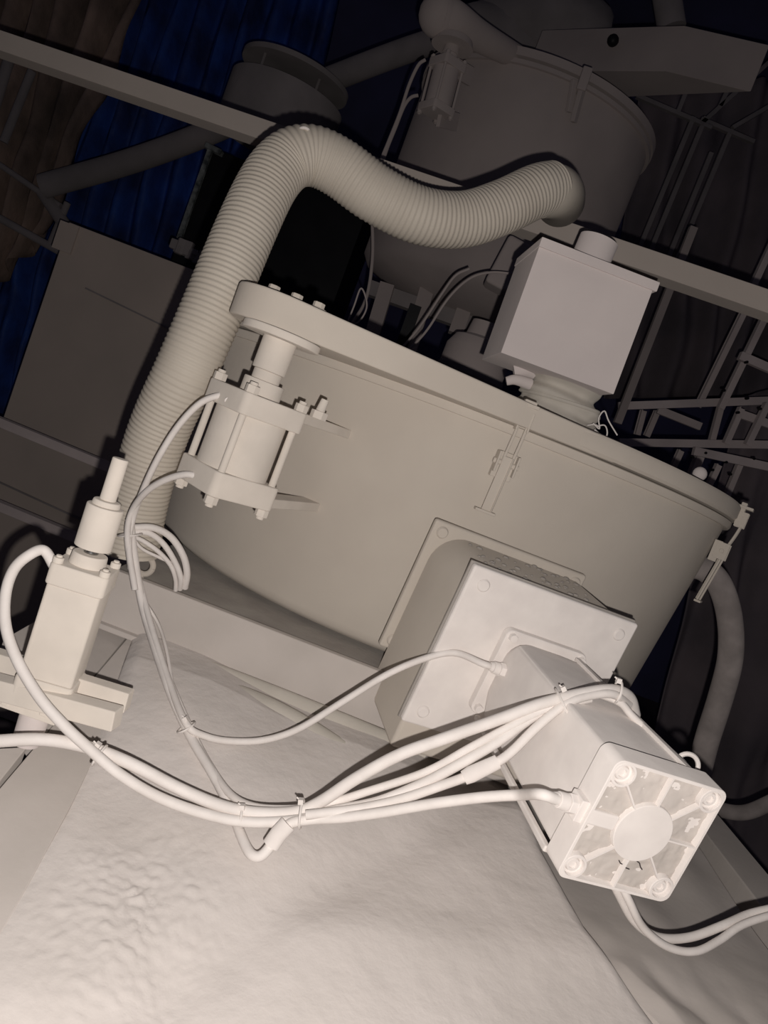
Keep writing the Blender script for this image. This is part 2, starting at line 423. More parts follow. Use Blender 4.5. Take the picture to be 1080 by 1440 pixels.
PE = pt(905, 1173, .7075)                           # centre of the end face
ax = (P2 - PE); Lm = ax.dot(nvec)                   # distance to cover plate along the axis
motor = thing('servo_motor', 'square white-dusted electric motor pointing out towards the viewer, ribbed end cover', 'motor', PE + nvec * .14)
def rsq(h, r, n=6):
    out = []
    for cx, cy, a0 in ((h - r, h - r, 0), (-h + r, h - r, 90), (-h + r, -h + r, 180), (h - r, -h + r, 270)):
        for k in range(n + 1):
            a = math.radians(a0 + 90 * k / n); out.append((cx + r * math.cos(a), cy + r * math.sin(a)))
    return out
zf = -Lm + .006
mb = MB(); mb.prism(PE, MR, rsq(.058, .009), zf, zf + .012); mb.build('mounting_flange', M_WHT, motor, bev=.0015)
mb = MB()
def pr(h, r, z): return [PE + MR @ Vector((x, y, z)) for x, y in rsq(h, r)]
mb.rings([pr(.047, .026, zf + .012), pr(.049, .020, zf + .022), pr(.0505, .006, zf + .035), pr(.0555, .005, -.029)])
mb.build('motor_body', M_WHT, motor, ang=25)
mb = MB()
for sx, sy in ((-1, 1), (1, 1), (-1, -1), (1, -1)):
    c_ = ML(PE, sx * .0495, sy * .0495, zf + .012); mb.cyl(c_, c_ - nvec * .007, .0055, seg=6)
mb.build('flange_screws', M_WHT, motor, bev=.0006)
mb = MB()
for sy in (-.0462,):
    mb.bar(ML(PE, -.055, sy - .008, zf + .03), ML(PE, -.060, sy - .012, -.03), .007, .007, vup)
mb.build('wiring_strip', M_CAB, motor, bev=.002)
mb = MB(); mb.bar(ML(PE, .040, .0515, zf + .02), ML(PE, .044, .057, -.03), .007, .005, vup); mb.build('edge_trim', M_CAB, motor, bev=.001)
# end cover: outer shell with a recess
HC = .0625
mb = MB()
outer = lambda z, h=HC, r=.009: [PE + MR @ Vector((x, y, z)) for x, y in rsq(h, r)]
mb.rings([outer(-.031, HC - .002, .010), outer(-.029), outer(-.0006), outer(0, HC - .0006, .0085), outer(0, HC - .0030, .006), outer(-.0075, HC - .0036, .0055)])
mb.build('end_cover', M_WHT, motor, ang=30)
mb = MB(); mb.cyl(ML(PE, 0, 0, -.012), ML(PE, 0, 0, 0.0), .0302, .0296, seg=48); mb.build('cover_hub', M_WHT, motor, bev=.001)
# dust heaps lying in the cover's pockets
mb = MB(); G = []
for j_ in range(61):
    row = []
    for i_ in range(61):
        x, y = (i_ / 30 - 1) * .0590, (j_ / 30 - 1) * .0590
        z = -.0068 + .0018 * noise.noise(Vector((x * 70, y * 70, 2))) + .0010 * noise.noise(Vector((x * 260, y * 260, 5)))
        r_ = math.hypot(x, y); z += .0018 * math.exp(-((r_ - .032) / .008) ** 2)
        row.append(mb.bm.verts.new(ML(PE, x, y, z)))
    G.append(row)
for j_ in range(60):
    for i_ in range(60): mb.bm.faces.new((G[j_][i_], G[j_][i_ + 1], G[j_ + 1][i_ + 1], G[j_ + 1][i_]))
mb.build('pocket_dust', M_BASE, motor, ang=80)
for k in range(8):
    a = math.radians(45 * k + (0)); r1 = .0600 if k % 2 else .0595
    if k == 4:
        mb = MB(); mb.bar(ML(PE, -.0290, .001, -.0045), ML(PE, -.0600, .001, -.0045), .015, .006, MR @ Vector((0, 0, 1)))
        mb.build('cable_channel', M_WHT, motor, bev=.002); continue
    mb = MB(); mb.bar(ML(PE, .029 * math.cos(a), .029 * math.sin(a), -.0032), ML(PE, r1 * math.cos(a), r1 * math.sin(a), -.0032), .0016, .0062, MR @ Vector((0, 0, 1)))
    mb.build('spoke', M_WHT, motor)
for sx, sy in ((-1, 1), (1, 1), (-1, -1), (1, -1)):
    c_ = ML(PE, sx * .0492, sy * .0492, 0)
    mb = MB(); mb.lathe(c_, [(.0072, -.010), (.0124, -.010), (.0124, -.0004), (.0118, .0002), (.0098, .0002), (.0092, -.004), (.0072, -.005)], MR, 28, closed=True)
    b = mb.build('screw_boss', M_WHT, motor)
    mb = MB(); mb.lathe(c_, [(.0072, -.010), (.0072, -.005), (.0062, -.0025), (.0040, -.0025), (.0036, -.0050), (.0001, -.0050)], MR, 20); mb.build('cap_screw', M_WHT, b)
mb = MB()
for C_ in ([(-.006, -.034), (-.003, -.0365), (0, -.037), (.003, -.0395), (.009, -.040)], [(.012, -.030), (.016, -.0315), (.019, -.035), (.022, -.037)]):
    mb.tube([ML(PE, x, y, -.0040) for x, y in C_], .0006, 5)
mb.build('crust_crack', M_CRK, motor)
def gland(mb, p, d, r, L):
    d = d.normalized()
    mb.cyl(p, p + d * L * .35, r * 1.15, seg=6); mb.cyl(p + d * L * .35, p + d * L * .75, r * .95, r * .9, seg=20); mb.cyl(p + d * L * .75, p + d * L, r * .8, r * .6, seg=20)
g1 = ML(PE, -.0620, .0015, -.015); g1d = (-lat + vup * .03 - nvec*.0)
mb = MB(); mb.box(ML(PE, -.065, .0015, -.015), (.010, .022, .020), MR); gland(mb, ML(PE, -.068, .0015, -.015), g1d, .0085, .026); mb.build('cable_gland', M_WHT, motor, bev=.001)
G1 = ML(PE, -.068, .0015, -.015) + g1d.normalized() * .026
g2b = ML(PE, -.050, .012, zf + .030)
mb = MB(); gland(mb, g2b, -lat, .008, .020); mb.build('cable_gland', M_WHT, motor, bev=.001)
G2 = g2b - lat * .020

# ------------------------------------------------------------------ pneumatic cylinders
def pneu(label, base_p, R, side, barrel_r, z_levels, rod, rod_mat, matl, rot, name='pneumatic_cylinder', hexnuts=True, sq_barrel=False):
    """base_p: foot centre of the cylinder; axis = R z.  z_levels: foot0, foot1, head0, head1"""
    z0, z1, z2, z3 = z_levels
    t = thing(name, label, 'pneumatic cylinder', base_p)
    RR = R @ rotz(rot); P = lambda x, y, z: base_p + RR @ Vector((x, y, z))
    def blk(za, zb, nm):
        mb = MB(); mb.prism(base_p, RR, rsq(side / 2, side * .10, 4), za, zb); mb.build(nm, matl, t, bev=.002)
    blk(z0, z1, 'foot_block'); blk(z2, z3, 'head_block')
    if sq_barrel:
        mb = MB(); mb.prism(base_p, RR, rsq(side * .46, side * .06, 4), z1, z2); mb.build('barrel', matl, t, bev=.001)
    else:
        mb = MB(); mb.cyl(P(0, 0, z1), P(0, 0, z2), barrel_r, seg=48); mb.build('barrel', matl, t)
    k = side / 2 * .80; tr = side * .048
    for sx, sy in ((-1, -1), (1, -1), (1, 1), (-1, 1)):
        mb = MB(); mb.cyl(P(sx * k, sy * k, z1), P(sx * k, sy * k, z2), tr, seg=14); mb.build('tie_rod', matl, t)
        for (za, zb) in ((z0 - side * .10, z0), (z3, z3 + side * .10)):
            mb = MB(); mb.cyl(P(sx * k, sy * k, za), P(sx * k, sy * k, zb), tr * 1.9, seg=6 if hexnuts else 20)
            s_ = -1 if za < z0 else 1; e = za if s_ < 0 else zb
            mb.cyl(P(sx * k, sy * k, e), P(sx * k, sy * k, e + s_ * side * .04), tr * 1.1, seg=12)
            mb.build('nut', matl, t, bev=.0006)
    for (nm, ra, rb, za, zb, mt) in rod:
        mb = MB(); mb.cyl(P(0, 0, za), P(0, 0, zb), ra, rb, seg=32); mb.build(nm, mt, t, bev=.0012)
    return t, P
# 1: beside the tank, lifting the lid arm
C1 = ptu(-221, -55, 1.005); C1.z = 1.361
lean = Vector((.010, .0, 1)).normalized()
R1 = frame(lean, Vector((0, 1, 0)))
topz = ZR - .006 - C1.z
cyl1, P1f = pneu('fat cream pneumatic cylinder on the left front of the large tank, under the lid arm', C1, R1, .096, .0455,
     (0, .031, .104, .131),
     [('neck_collar', .026, .026, .131, .150, M_CYL), ('piston_rod', .018, .018, .150, .163, M_CYL), ('rod_sleeve', .0215, .0215, .163, topz - .008, M_CYL)],
     None, M_CYL, math.radians(45))
mb = MB(); q = P1f(0, 0, topz); 
mb.cyl(P1f(0, 0, topz - .009), P1f(0, 0, topz + .001), .050, seg=40); mb.build('push_pad', M_CYL, cyl1, bev=.002)
# brackets to the tank wall
mb = MB()
for zz, px, py in ((.124, 482, 600), (.006, 425, 745)):
    s0 = C1 + Vector((.035, .0, zz)); w_ = on_wall(px, py); w_.z = s0.z
    mb.bar(s0, w_ + (w_ - s0).normalized() * .02, .030, .013)
mb.build('wall_bracket', M_CYL, cyl1, bev=.0015)
mb = MB(); q = P1f(.044, -.0, .131) ; q = C1 + Vector((.078, .008, .130)); mb.cyl(q, q + Vector((0, 0, .010)), .011, seg=6); mb.cyl(q + Vector((0, 0, .010)), q + Vector((.001, 0, .026)), .006, .005, seg=12)
mb.build('bracket_bolt', M_CYL, cyl1, bev=.0006)
# 2: near left
C2 = pt(66, 972, .80)
Rtop = pt(170, 645, .80)
ax2 = (Rtop - C2); L2 = ax2.length; ax2.normalize()
R2 = frame(ax2, Vector((0, 1, 0)))
cyl2, P2f = pneu('slim square-bodied pneumatic cylinder standing on bars at the left edge, rod up', C2, R2, .058, .026,
     (0, .020, .117, .139),
     [('neck_collar', .0185, .0175, .139, .152, M_CYL), ('piston_rod', .0075, .0075, .152, .158, M_CHR),
      ('rod_coupling', .0185, .0185, .158, .203, M_CYL), ('coupling_nut', .0145, .0135, .203, .209, M_CYL), ('threaded_stud', .0082, .0080, .209, L2, M_CYL)],
     None, M_CYL, math.radians(8), hexnuts=False, sq_barrel=True)
for sx, sy in ((-1, -1), (1, -1), (1, 1), (-1, 1)):
    pass
# mounting bars beneath cylinder 2
def hbar(name, pxs, Y, w_, h_, label, grp=None, parent=None):
    a_, b_ = pt(*pxs[0], Y), pt(*pxs[1], Y)
    mb = MB(); mb.bar(a_, b_, w_, h_); return mb
mnt = thing('mounting_bracket', 'pair of square horizontal bars carrying the left-edge cylinder', 'mounting bracket', pt(60, 990, .80))
mb = MB(); mb.bar(pt(-60, 912, .815), pt(182, 986, .815), .019, .022); mb.build('bar', M_CYL, mnt, bev=.0015)
mb = MB(); mb.bar(pt(-60, 950, .785), pt(166, 1011, .770), .022, .021); mb.build('bar', M_CYL, mnt, bev=.0015)
mb = MB(); q = pt(45, 985, .80); mb.box(q, (.075, .05, .012), R2); mb.build('foot_plate', M_CYL, mnt, bev=.001)
for (px, py) in ((12, 982), (66, 997)):
    q = pt(px, py, .78); mb = MB(); mb.cyl(q + Vector((0, 0, .010)), q - Vector((0, 0, .006)), .007, seg=6); mb.build('bracket_nut', M_CYL, mnt, bev=.0006)
mb = MB(); mb.cyl(pt(55, 990, .80), pt(36, 1045, .80), .016, .014, seg=20); mb.build('lower_stem', M_PIN, mnt, bev=.001)

# 3: on the far vessel — built later with it
# ------------------------------------------------------------------ corrugated hose
hp = [(182, 775, 1.13), (196, 700, 1.12), (222, 610, 1.10), (262, 520, 1.08), (303, 425, 1.09), (345, 325, 1.12), (375, 262, 1.15), (398, 232, 1.17), (420, 220, 1.18), (446, 221, 1.19), (480, 238, 1.20), (530, 274, 1.21), (590, 303, 1.23), (650, 309, 1.26), (705, 292, 1.29), (752, 270, 1.32), (778, 264, 1.345)]
path = resample(crom([pt(*p) for p in hp], 24), .00118)
hose = thing('corrugated_hose', 'wide cream ribbed extraction hose arching over the tank', 'hose', path[0])
MB().tube(path, .0410, 40, rf=lambda t: 1 + .017 * (math.cos(2 * math.pi * t * len(path) / 6.0))).build('ribbed_tube', M_HOSE, hose, ang=80)
mb = MB(); cuff = crom([pt(762, 268, 1.335), pt(778, 269, 1.35), pt(786, 274, 1.39), pt(788, 284, 1.47)], 8)
mb.tube(cuff, .0425, 36); mb.build('hose_cuff', M_HOSE, hose, bev=.004)
mb = MB(); q = pt(746, 243, 1.34); mb.cyl(q, q + Vector((.001, 0, .012)), .003, seg=8); q = pt(746, 247, 1.34); mb.box(q, (.012, .008, .008)); mb.build('clamp_screw', M_HOSE, hose)
mb = MB(); lp = [pt(418, 186, 1.16), pt(424, 180, 1.15), pt(432, 181, 1.15), pt(438, 188, 1.16)]; mb.tube(crom(lp, 6), .0022, 8); mb.build('tie_loop', M_CAB, hose)

# long cross beam
bm_ = MB(); bm_.bar(pt(-60, 42, 1.80), pt(1140, 451, 1.50), .058, .040)
tag(bm_.build('cross_beam', mat('dusty_beam_paint', (.46, .405, .36), (.42, .37, .33), scale=5), bev=.002), 'long straight square cross beam running behind the hose and the pale box', 'beam')

# ------------------------------------------------------------------ pale box on the lid
bc = [pt(755, 327, 1.20), pt(925, 403, 1.20), pt(852, 549, 1.20), pt(695, 493, 1.20)]
ctr = sum(bc, Vector()) / 4
bxw = ((bc[1] - bc[0]).length + (bc[2] - bc[3]).length) / 2; bxh = ((bc[0] - bc[3]).length + (bc[1] - bc[2]).length) / 2
BR = rotz(math.radians(6))
BT = Matrix.Rotation(math.radians(-1.5), 3, 'Y')
BR = BR @ BT
box = thing('inlet_box', 'pale square sheet-metal box with a pipe stub on top, above the tank lid', 'box', ctr - Vector((0, 0, bxh / 2)))
bcen = ctr + Vector((0, .075, 0))
MB().box(bcen, (bxw * .985, .15, bxh), BR).build('box_body', M_PIN, box, bev=.001)
MB().box(bcen + BR @ Vector((.002, 0, bxh / 2 - .006)), (bxw * 1.02, .158, .014), BR).build('box_lid', M_PIN, box, bev=.001)
q = pt(838, 345, 1.26)
MB().lathe(Vector((q.x, q.y, bcen.z + bxh / 2 - .01)), [(.030, 0), (.030, .055), (.0265, .055), (.0265, .012)], Matrix.Rotation(.03, 3, 'Y'), 40).build('pipe_stub', M_PIN, box, ang=40)
# cloth sleeve between the box and lid
slv = thing('cloth_sleeve', 'wrinkled cream cloth sleeve tied under the pale box onto the lid', 'sleeve', pt(785, 590, 1.31))
sb = pt(783, 590, 1.31); st_ = pt(798, 500, 1.31)
mb = MB(); prof = []; rs = []
ncir = 96
for k in range(41):
    t = k / 40
    c_ = Vector((sb.x + (st_.x - sb.x) * t, 1.31, ZR + .036 + (st_.z + .015 - ZR - .036) * t))
    r0 = .061 + .006 * math.sin(t * 9.0) + (.016 * math.exp(-((t - .60) / .08) ** 2)) + .012 * max(0, .15 - t) / .15
    row = []
    for j in range(ncir):
        a = 2 * math.pi * j / ncir
        wv = .0022 * noise.noise(Vector((math.cos(a) * 2.5, math.sin(a) * 2.5, t * 7))) + .0060 * math.sin(t * 26 + 2 * math.sin(a + 1.2)) * math.exp(-((t - .4) / .4) ** 2)
        r_ = r0 + wv + .008 * noise.noise(Vector((math.cos(a) * 1.3, math.sin(a) * 1.3, t * 3 + 5)))
        row.append(c_ + Vector((r_ * math.cos(a), r_ * math.sin(a), .006 * math.sin(a * 1 + .8))))
    rs.append(row)
mb.rings(rs); mb.build('sleeve_cloth', M_CLOTH, slv, ang=80)
mb = MB(); tc_ = rs[12]; ctrr = sum(tc_, Vector()) / len(tc_)
mb.tube([ctrr + (p_ - ctrr) * 1.02 for p_ in tc_[::3]] + [ctrr + (tc_[0] - ctrr) * 1.02], .0028, 8); mb.build('tie_cord', M_CLOTH, slv)
mb = MB(); mb.tube(crom([pt(712, 536, 1.27), pt(725, 534, 1.27), pt(745, 540, 1.28)], 6), .0085, 12, rf=lambda t: .8 + .3 * t)
mb.tube(crom([pt(722, 520, 1.29), pt(735, 518, 1.29), pt(748, 522, 1.30)], 6), .014, 12); mb.build('clamp_ear', M_PIN, slv)
mb = MB()
for L_ in ([(834, 595), (843, 603), (842, 588), (850, 578), (856, 592), (868, 612)], [(838, 600), (850, 598), (854, 608), (851, 620)], [(836, 604), (845, 612), (851, 619)], [(826, 598), (836, 597), (842, 600)]):
    mb.tube(crom([pt(x, y, 1.24 + .003 * i) for i, (x, y) in enumerate(L_)], 5), .0011, 6)
mb.build('frayed_wire', M_CAB, slv)

# ------------------------------------------------------------------ cables
def cable(name, label, cat, P, r, group=None, matl=None, seg=12, ties=None):
    P = [p if isinstance(p, Vector) else pt(*p) for p in P]
    Q = crom(P, 10); out = []
    for q in Q:                       # keep it lying on the sloping top, never inside it
        for _ in range(25):
            if q.y < 1.06 and lerp_edge(E_L, q.y) - .1 < q.x < lerp_edge(E_R, q.y) and q.z < zplane(q.y) + hz(q.x, q.y) + r * 1.05 + .001 and q.z > zplane(q.y) - .2:
                q = CAM + (q - CAM) * .992
        out.append(q)
    Q = out
    for _ in range(2): Q = [Q[0]] + [(Q[i - 1] + Q[i] * 2 + Q[i + 1]) / 4 for i in range(1, len(Q) - 1)] + [Q[-1]]
    mb = MB(); mb.tube(Q, r, seg)
    o = mb.build(name, matl or M_CAB, None, ang=80)
    return tag(o, label, cat, group)
cable('air_hose', 'air hose looping out left from the slim cylinder head, then down into the cable bundle', 'air hose',
      [P2f(-.027, -.012, .131), (62, 774, .785), (42, 780, .775), (20, 800, .77), (8, 835, .765), (8, 880, .755), (24, 928, .745), (55, 980, .74), (90, 1020, .735), (128, 1055, .732), (170, 1090, .735), (225, 1122, .742), (290, 1145, .75), (350, 1156, .755), (418, 1153, .757), (470, 1140, .76), (530, 1128, .765), (590, 1104, .77), (640, 1078, .775), (700, 1043, .785), (755, 1004, .80), (800, 985, .812)], .0054)
cable('power_cable', 'cable entering from the left edge and sagging across to the motor, upper of the pair', 'cable',
      [(-40, 1046, .72), (0, 1042, .725), (60, 1040, .735), (120, 1050, .745), (180, 1072, .75), (250, 1108, .755), (310, 1133, .76), (360, 1143, .763), (415, 1142, .765), (450, 1128, .765), (500, 1095, .765), (560, 1062, .77), (620, 1040, .78), (700, 1012, .79), (760, 990, .80), (815, 976, .815), (860, 970, .83), (885, 980, .85), (893, 1005, .87)], .0062)
cable('motor_cable', 'thick cable plugged into the side of the motor end cover', 'cable',
      [G1 + Vector((.006, 0, 0)), G1 - lat * .012, (730, 1118, .727), (680, 1121, .733), (610, 1130, .74), (540, 1142, .745), (480, 1150, .75), (440, 1152, .753), (408, 1158, .752), (388, 1180, .745), (368, 1203, .735), (352, 1200, .737), (338, 1172, .76), (326, 1140, .79), (300, 1090, .83), (268, 1036, .875), (240, 975, .92), (216, 905, .98), (200, 850, 1.02), (190, 790, 1.03), (184, 740, 1.04)], .0052)
cable('encoder_cable', 'cable crossing over the motor body with a moulded joint, tied to the bundle', 'cable',
      [(430, 1146, .75), (500, 1138, .755), (560, 1125, .76), (620, 1105, .765), (660, 1090, .77), (710, 1065, .775), (755, 1022, .79), (795, 990, .803), (830, 978, .815), (862, 976, .825), (884, 990, .85)], .0048)
mb = MB(); mb.tube([pt(652, 1094, .768), pt(662, 1089, .769), pt(700, 1071, .773)], .0082, 14, rf=lambda t: .85 + .15 * math.sin(t * 3.1)); tag(mb.build('cable_joint', M_WHT), 'moulded sleeve joint on a cable just left of the motor', 'cable joint')
mb = MB(); mb.tube([pt(381, 1188, .742), pt(392, 1172, .744), pt(405, 1158, .748)], .0085, 14); tag(mb.build('cable_joint', M_WHT), 'moulded sleeve joint at the lowest point of the cable loop', 'cable joint')
cable('signal_cable', 'slim cable running from the motor flange in a low sag to the upright bundle', 'cable',
      [G2 + lat * .004, G2 - lat * .010, (640, 918, .955), (600, 925, .95), (545, 948, .945), (480, 988, .935), (420, 1025, .92), (370, 1041, .905), (320, 1042, .89), (285, 1034, .878), (262, 1018, .875), (240, 965, .925), (217, 895, .985), (199, 830, 1.03), (187, 780, 1.035), (181, 735, 1.04)], .0042)
cable('sensor_cable', 'slim cable branching from the upright bundle to the crossing bundle', 'cable',
      [(187, 770, 1.05), (198, 838, 1.035), (222, 915, .975), (250, 985, .915), (275, 1040, .875), (300, 1085, .835), (325, 1118, .80), (355, 1134, .78), (400, 1138, .772), (450, 1133, .770), (520, 1112, .772), (600, 1085, .778), (660, 1052, .783), (720, 1020, .79), (775, 994, .803), (830, 983, .82)], .0042)
cable('air_hose', 'air hose curving from the fat cylinder head down across the ribbed hose', 'air hose',
      [P1f(-.046, -.01, .112), (322, 556, .985), (305, 557, .98), (280, 568, .98), (250, 600, .985), (222, 645, .995), (200, 692, 1.01), (186, 732, 1.025), (181, 770, 1.02), (190, 830, 1.01)], .0042)
cable('air_hose', 'air hose curving from the fat cylinder foot to the bundle', 'air hose',
      [P1f(-.046, -.005, .018), (284, 672, .975), (262, 667, .975), (232, 675, .985), (205, 692, 1.0), (186, 718, 1.02), (179, 750, 1.02), (184, 800, 1.02)], .0042)
for i, (L_, lab) in enumerate((([(186, 742, 1.05), (215, 742, 1.055), (240, 755, 1.06), (257, 780, 1.065), (263, 805, 1.07), (260, 826, 1.085)], 'outermost hose of the small loop beside the tank foot'),
          ([(186, 748, 1.05), (210, 750, 1.055), (230, 765, 1.06), (246, 790, 1.065), (254, 812, 1.07), (253, 828, 1.085)], 'middle hose of the small loop beside the tank foot'),
          ([(186, 755, 1.05), (200, 760, 1.055), (222, 775, 1.06), (240, 795, 1.065), (247, 815, 1.075), (247, 830, 1.085)], 'innermost hose of the small loop beside the tank foot'))):
    cable('air_hose', lab, 'air hose', L_, .0048 - .0008 * i, 'air hoses looped by the tank foot')
cable('thin_wire', 'thin wire between the upright bundle and the small hose loop', 'wire', [(188, 758, 1.04), (200, 772, 1.05), (222, 783, 1.06), (242, 792, 1.068)], .0022)
cable('thin_wire', 'thin wire straying right of the upright bundle below the ledge', 'wire', [(205, 848, 1.03), (222, 876, 1.02), (232, 905, .99), (239, 940, .955), (243, 965, .925)], .0022)
cable('air_hose', 'hose lying along the right edge of the motor top', 'air hose', [(840, 975, .83), (872, 988, .835), (888, 1006, .835), (915, 1032, .82), (945, 1060, .80), (962, 1076, .79), (975, 1095, .80)], .0042)
cable('air_hose', 'pale hose drooping under the motor to the right edge, upper of two', 'air hose', [(850, 1215, .78), (873, 1262, .79), (893, 1296, .80), (925, 1318, .81), (970, 1318, .83), (1020, 1300, .85), (1055, 1285, .87), (1100, 1275, .88)], .0048, 'hoses drooping under the motor')
cable('air_hose', 'pale hose drooping under the motor to the right edge, lower of two', 'air hose', [(860, 1215, .79), (884, 1265, .78), (905, 1305, .79), (940, 1332, .80), (978, 1338, .81), (1012, 1322, .83), (1045, 1300, .85), (1100, 1282, .87)], .0042, 'hoses drooping under the motor')
def tie(px, py, Y, r, ang, lab, tail=True):
    q = pt(px, py, Y); d = (pt(px + math.cos(ang) * 40, py + math.sin(ang) * 40, Y) - q).normalized()
    R = frame(d); mb = MB(); n = 24
    rs_ = [q + R @ Vector((r * math.cos(2 * math.pi * k / n), r * .9 * math.sin(2 * math.pi * k / n), 0)) for k in range(n + 1)]
    mb.tube(rs_, .0013, 6)
    tp = q - FW * r * .4 + yc * r * .95
    mb.box(tp, (.006, .005, .005), R)
    if tail: mb.tube([tp, tp + yc * .004 - xc * .004], .0009, 6)
    tag(mb.build('cable_tie', M_CAB), lab, 'cable tie')
tie(342, 1148, .762, .0115, .05, 'cable tie on the crossing bundle left of its junction')
tie(424, 1144, .760, .0150, .1, 'cable tie at the junction of the crossing cables')
tie(140, 1062, .742, .0115, .6, 'cable tie where the left air hose meets the cable', True)
tie(262, 1023, .878, .0115, 1.1, 'cable tie halfway down the upright bundle')
tie(790, 988, .808, .0165, -.4, 'cable tie on the bundle where it climbs onto the motor')
tie(868, 972, .835, .0130, .3, 'cable tie at the bend of the bundle behind the motor')
tie(183, 752, 1.035, .0165, 1.5, 'cable tie gathering hoses at the top of the upright bundle')
mb = MB(); c0 = pt(966, 1076, .80); circ = [c0 + (xc * math.cos(t) + yc * math.sin(t)) * .0115 for t in [2 * math.pi * k / 28 for k in range(29)]]; mb.tube(circ, .0025, 8)
tag(mb.build('cable_ring', M_CAB), 'small open ring behind the top right of the motor end cover', 'ring')

# hoses right of the tank
cable('drain_hose', 'grey rubber hose hanging from the right side of the large tank', 'hose',
      [(962, 795, 1.60), (990, 800, 1.60), (1012, 822, 1.60), (1026, 868, 1.60), (1027, 925, 1.60), (1012, 985, 1.62), (993, 1045, 1.64), (978, 1110, 1.65), (970, 1170, 1.70)], .0245, None, M_RHOSE, 24)
cable('drain_hose', 'pale hose curving in from the right edge behind the motor', 'hose', [(1130, 1105, 1.9), (1085, 1128, 1.9), (1045, 1143, 1.9), (1005, 1135, 1.92), (975, 1110, 1.95)], .018, None, M_RHOSE, 20)

# ------------------------------------------------------------------ upper far vessel
VC = ptu(2, 0, 3.0); vz1 = ptu(0, 668, 2.58).z; vz0 = ptu(-61, 350, 2.60).z
VR = .415
ves = thing('hopper_vessel', 'dim upper round vessel with a banded rim, high behind the hose', 'vessel', (VC.x, 3.0, vz0))
MB().lathe((VC.x, 3.0, 0), [(.20, vz0 - .06), (VR * .93, vz0), (VR * .985, vz0 + .03), (VR, vz1 - .03), (VR, vz1), (.1, vz1)], seg=96).build('vessel_body', M_FAR, ves, ang=40)
MB().lathe((VC.x, 3.0, 0), [(VR - .02, vz1 - .018), (VR + .012, vz1 - .018), (VR + .012, vz1 - .004), (VR - .02, vz1 - .004)], seg=96, closed=True).build('vessel_flange', M_FAR, ves)
MB().lathe((VC.x, 3.0, 0), [(VR - .02, vz1 + .004), (VR + .016, vz1 + .004), (VR + .016, vz1 + .03), (VR - .05, vz1 + .045), (.1, vz1 + .08)], seg=96).build('vessel_lid', M_FAR, ves)
# its latch
q = pt(820, 120, 2.585)
mb = MB(); mb.bar(pt(826, 98, 2.57), pt(815, 130, 2.57), .045, .03); mb.build('latch', M_FAR, ves, bev=.004)
mb = MB(); mb.bar(pt(808, 112, 2.56), pt(800, 158, 2.575), .014, .02); mb.bar(pt(818, 128, 2.56), pt(806, 172, 2.575), .016, .02); mb.build('latch', M_FAR, ves, bev=.002)
# lifting arm: tapering round tube
mb = MB(); mb.tube(crom([pt(618, 22, 2.40), pt(640, 30, 2.42), pt(675, 52, 2.5), pt(735, 85, 2.68)], 8), .060, 24, rf=lambda t: 1 - .45 * t); mb.ball(pt(618, 22, 2.40), .060, 20)
mb.build('lift_arm', M_FAR, ves)
C3 = pt(612, 160, 2.42); C3t = pt(637, 62, 2.42); ax3 = C3t - C3; L3 = ax3.length; R3 = frame(ax3, Vector((0, 1, 0)))
cyl3, P3f = pneu('small dim pneumatic cylinder on the left of the upper vessel', C3, R3, .082, .038, (0, .022, .125, .15),
      [('neck_collar', .022, .022, .15, .17, M_FAR), ('piston_rod', .025, .02, .17, L3, M_FAR)], None, M_FAR, math.radians(40))
mb = MB(); mb.cyl(P3f(0, 0, L3 - .008), P3f(0, 0, L3 + .012), .062, .055, seg=28); mb.build('push_pad', M_FAR, cyl3)
mb = MB(); mb.bar(pt(640, 95, 2.42), pt(662, 108, 2.50), .012, .05); mb.bar(pt(618, 165, 2.42), pt(642, 172, 2.52), .012, .05); mb.build('wall_bracket', M_FAR, cyl3)
cable('air_hose', 'thin air hose from the head of the small far cylinder down behind the ribbed hose', 'air hose', [(598, 84, 2.40), (588, 92, 2.40), (575, 120, 2.40), (562, 160, 2.40), (546, 200, 2.40), (535, 230, 2.40), (524, 290, 2.40), (524, 360, 2.42), (515, 420, 2.45), (495, 455, 2.5)], .005, None, M_FAR, 8)
cable('air_hose', 'thin air hose from the foot of the small far cylinder', 'air hose', [(588, 134, 2.40), (578, 137, 2.40), (568, 150, 2.40), (556, 180, 2.40), (544, 210, 2.40), (537, 236, 2.40), (528, 300, 2.41)], .005, None, M_FAR, 8)
for L_, lab in (([(722, 385, 2.0), (690, 383, 2.0), (660, 392, 2.0), (630, 420, 2.0), (600, 465, 2.0), (575, 492, 2.0)], 'thin wire arching left from behind the pale box, outer strand'),
          ([(660, 378, 2.0), (640, 388, 2.0), (620, 415, 2.0), (590, 460, 2.02), (560, 495, 2.05)], 'thin wire arching left from behind the pale box, inner strand')):
    cable('thin_wire', lab, 'wire', L_, .003, None, M_FAR, 8)
cable('thin_wire', 'thin wire coil end on the far side of the lid', 'wire', [(488, 455, 1.9), (498, 430, 1.9), (508, 405, 1.9), (516, 430, 1.9), (505, 452, 1.9), (488, 458, 1.9)], .002, None, M_FAR, 8)
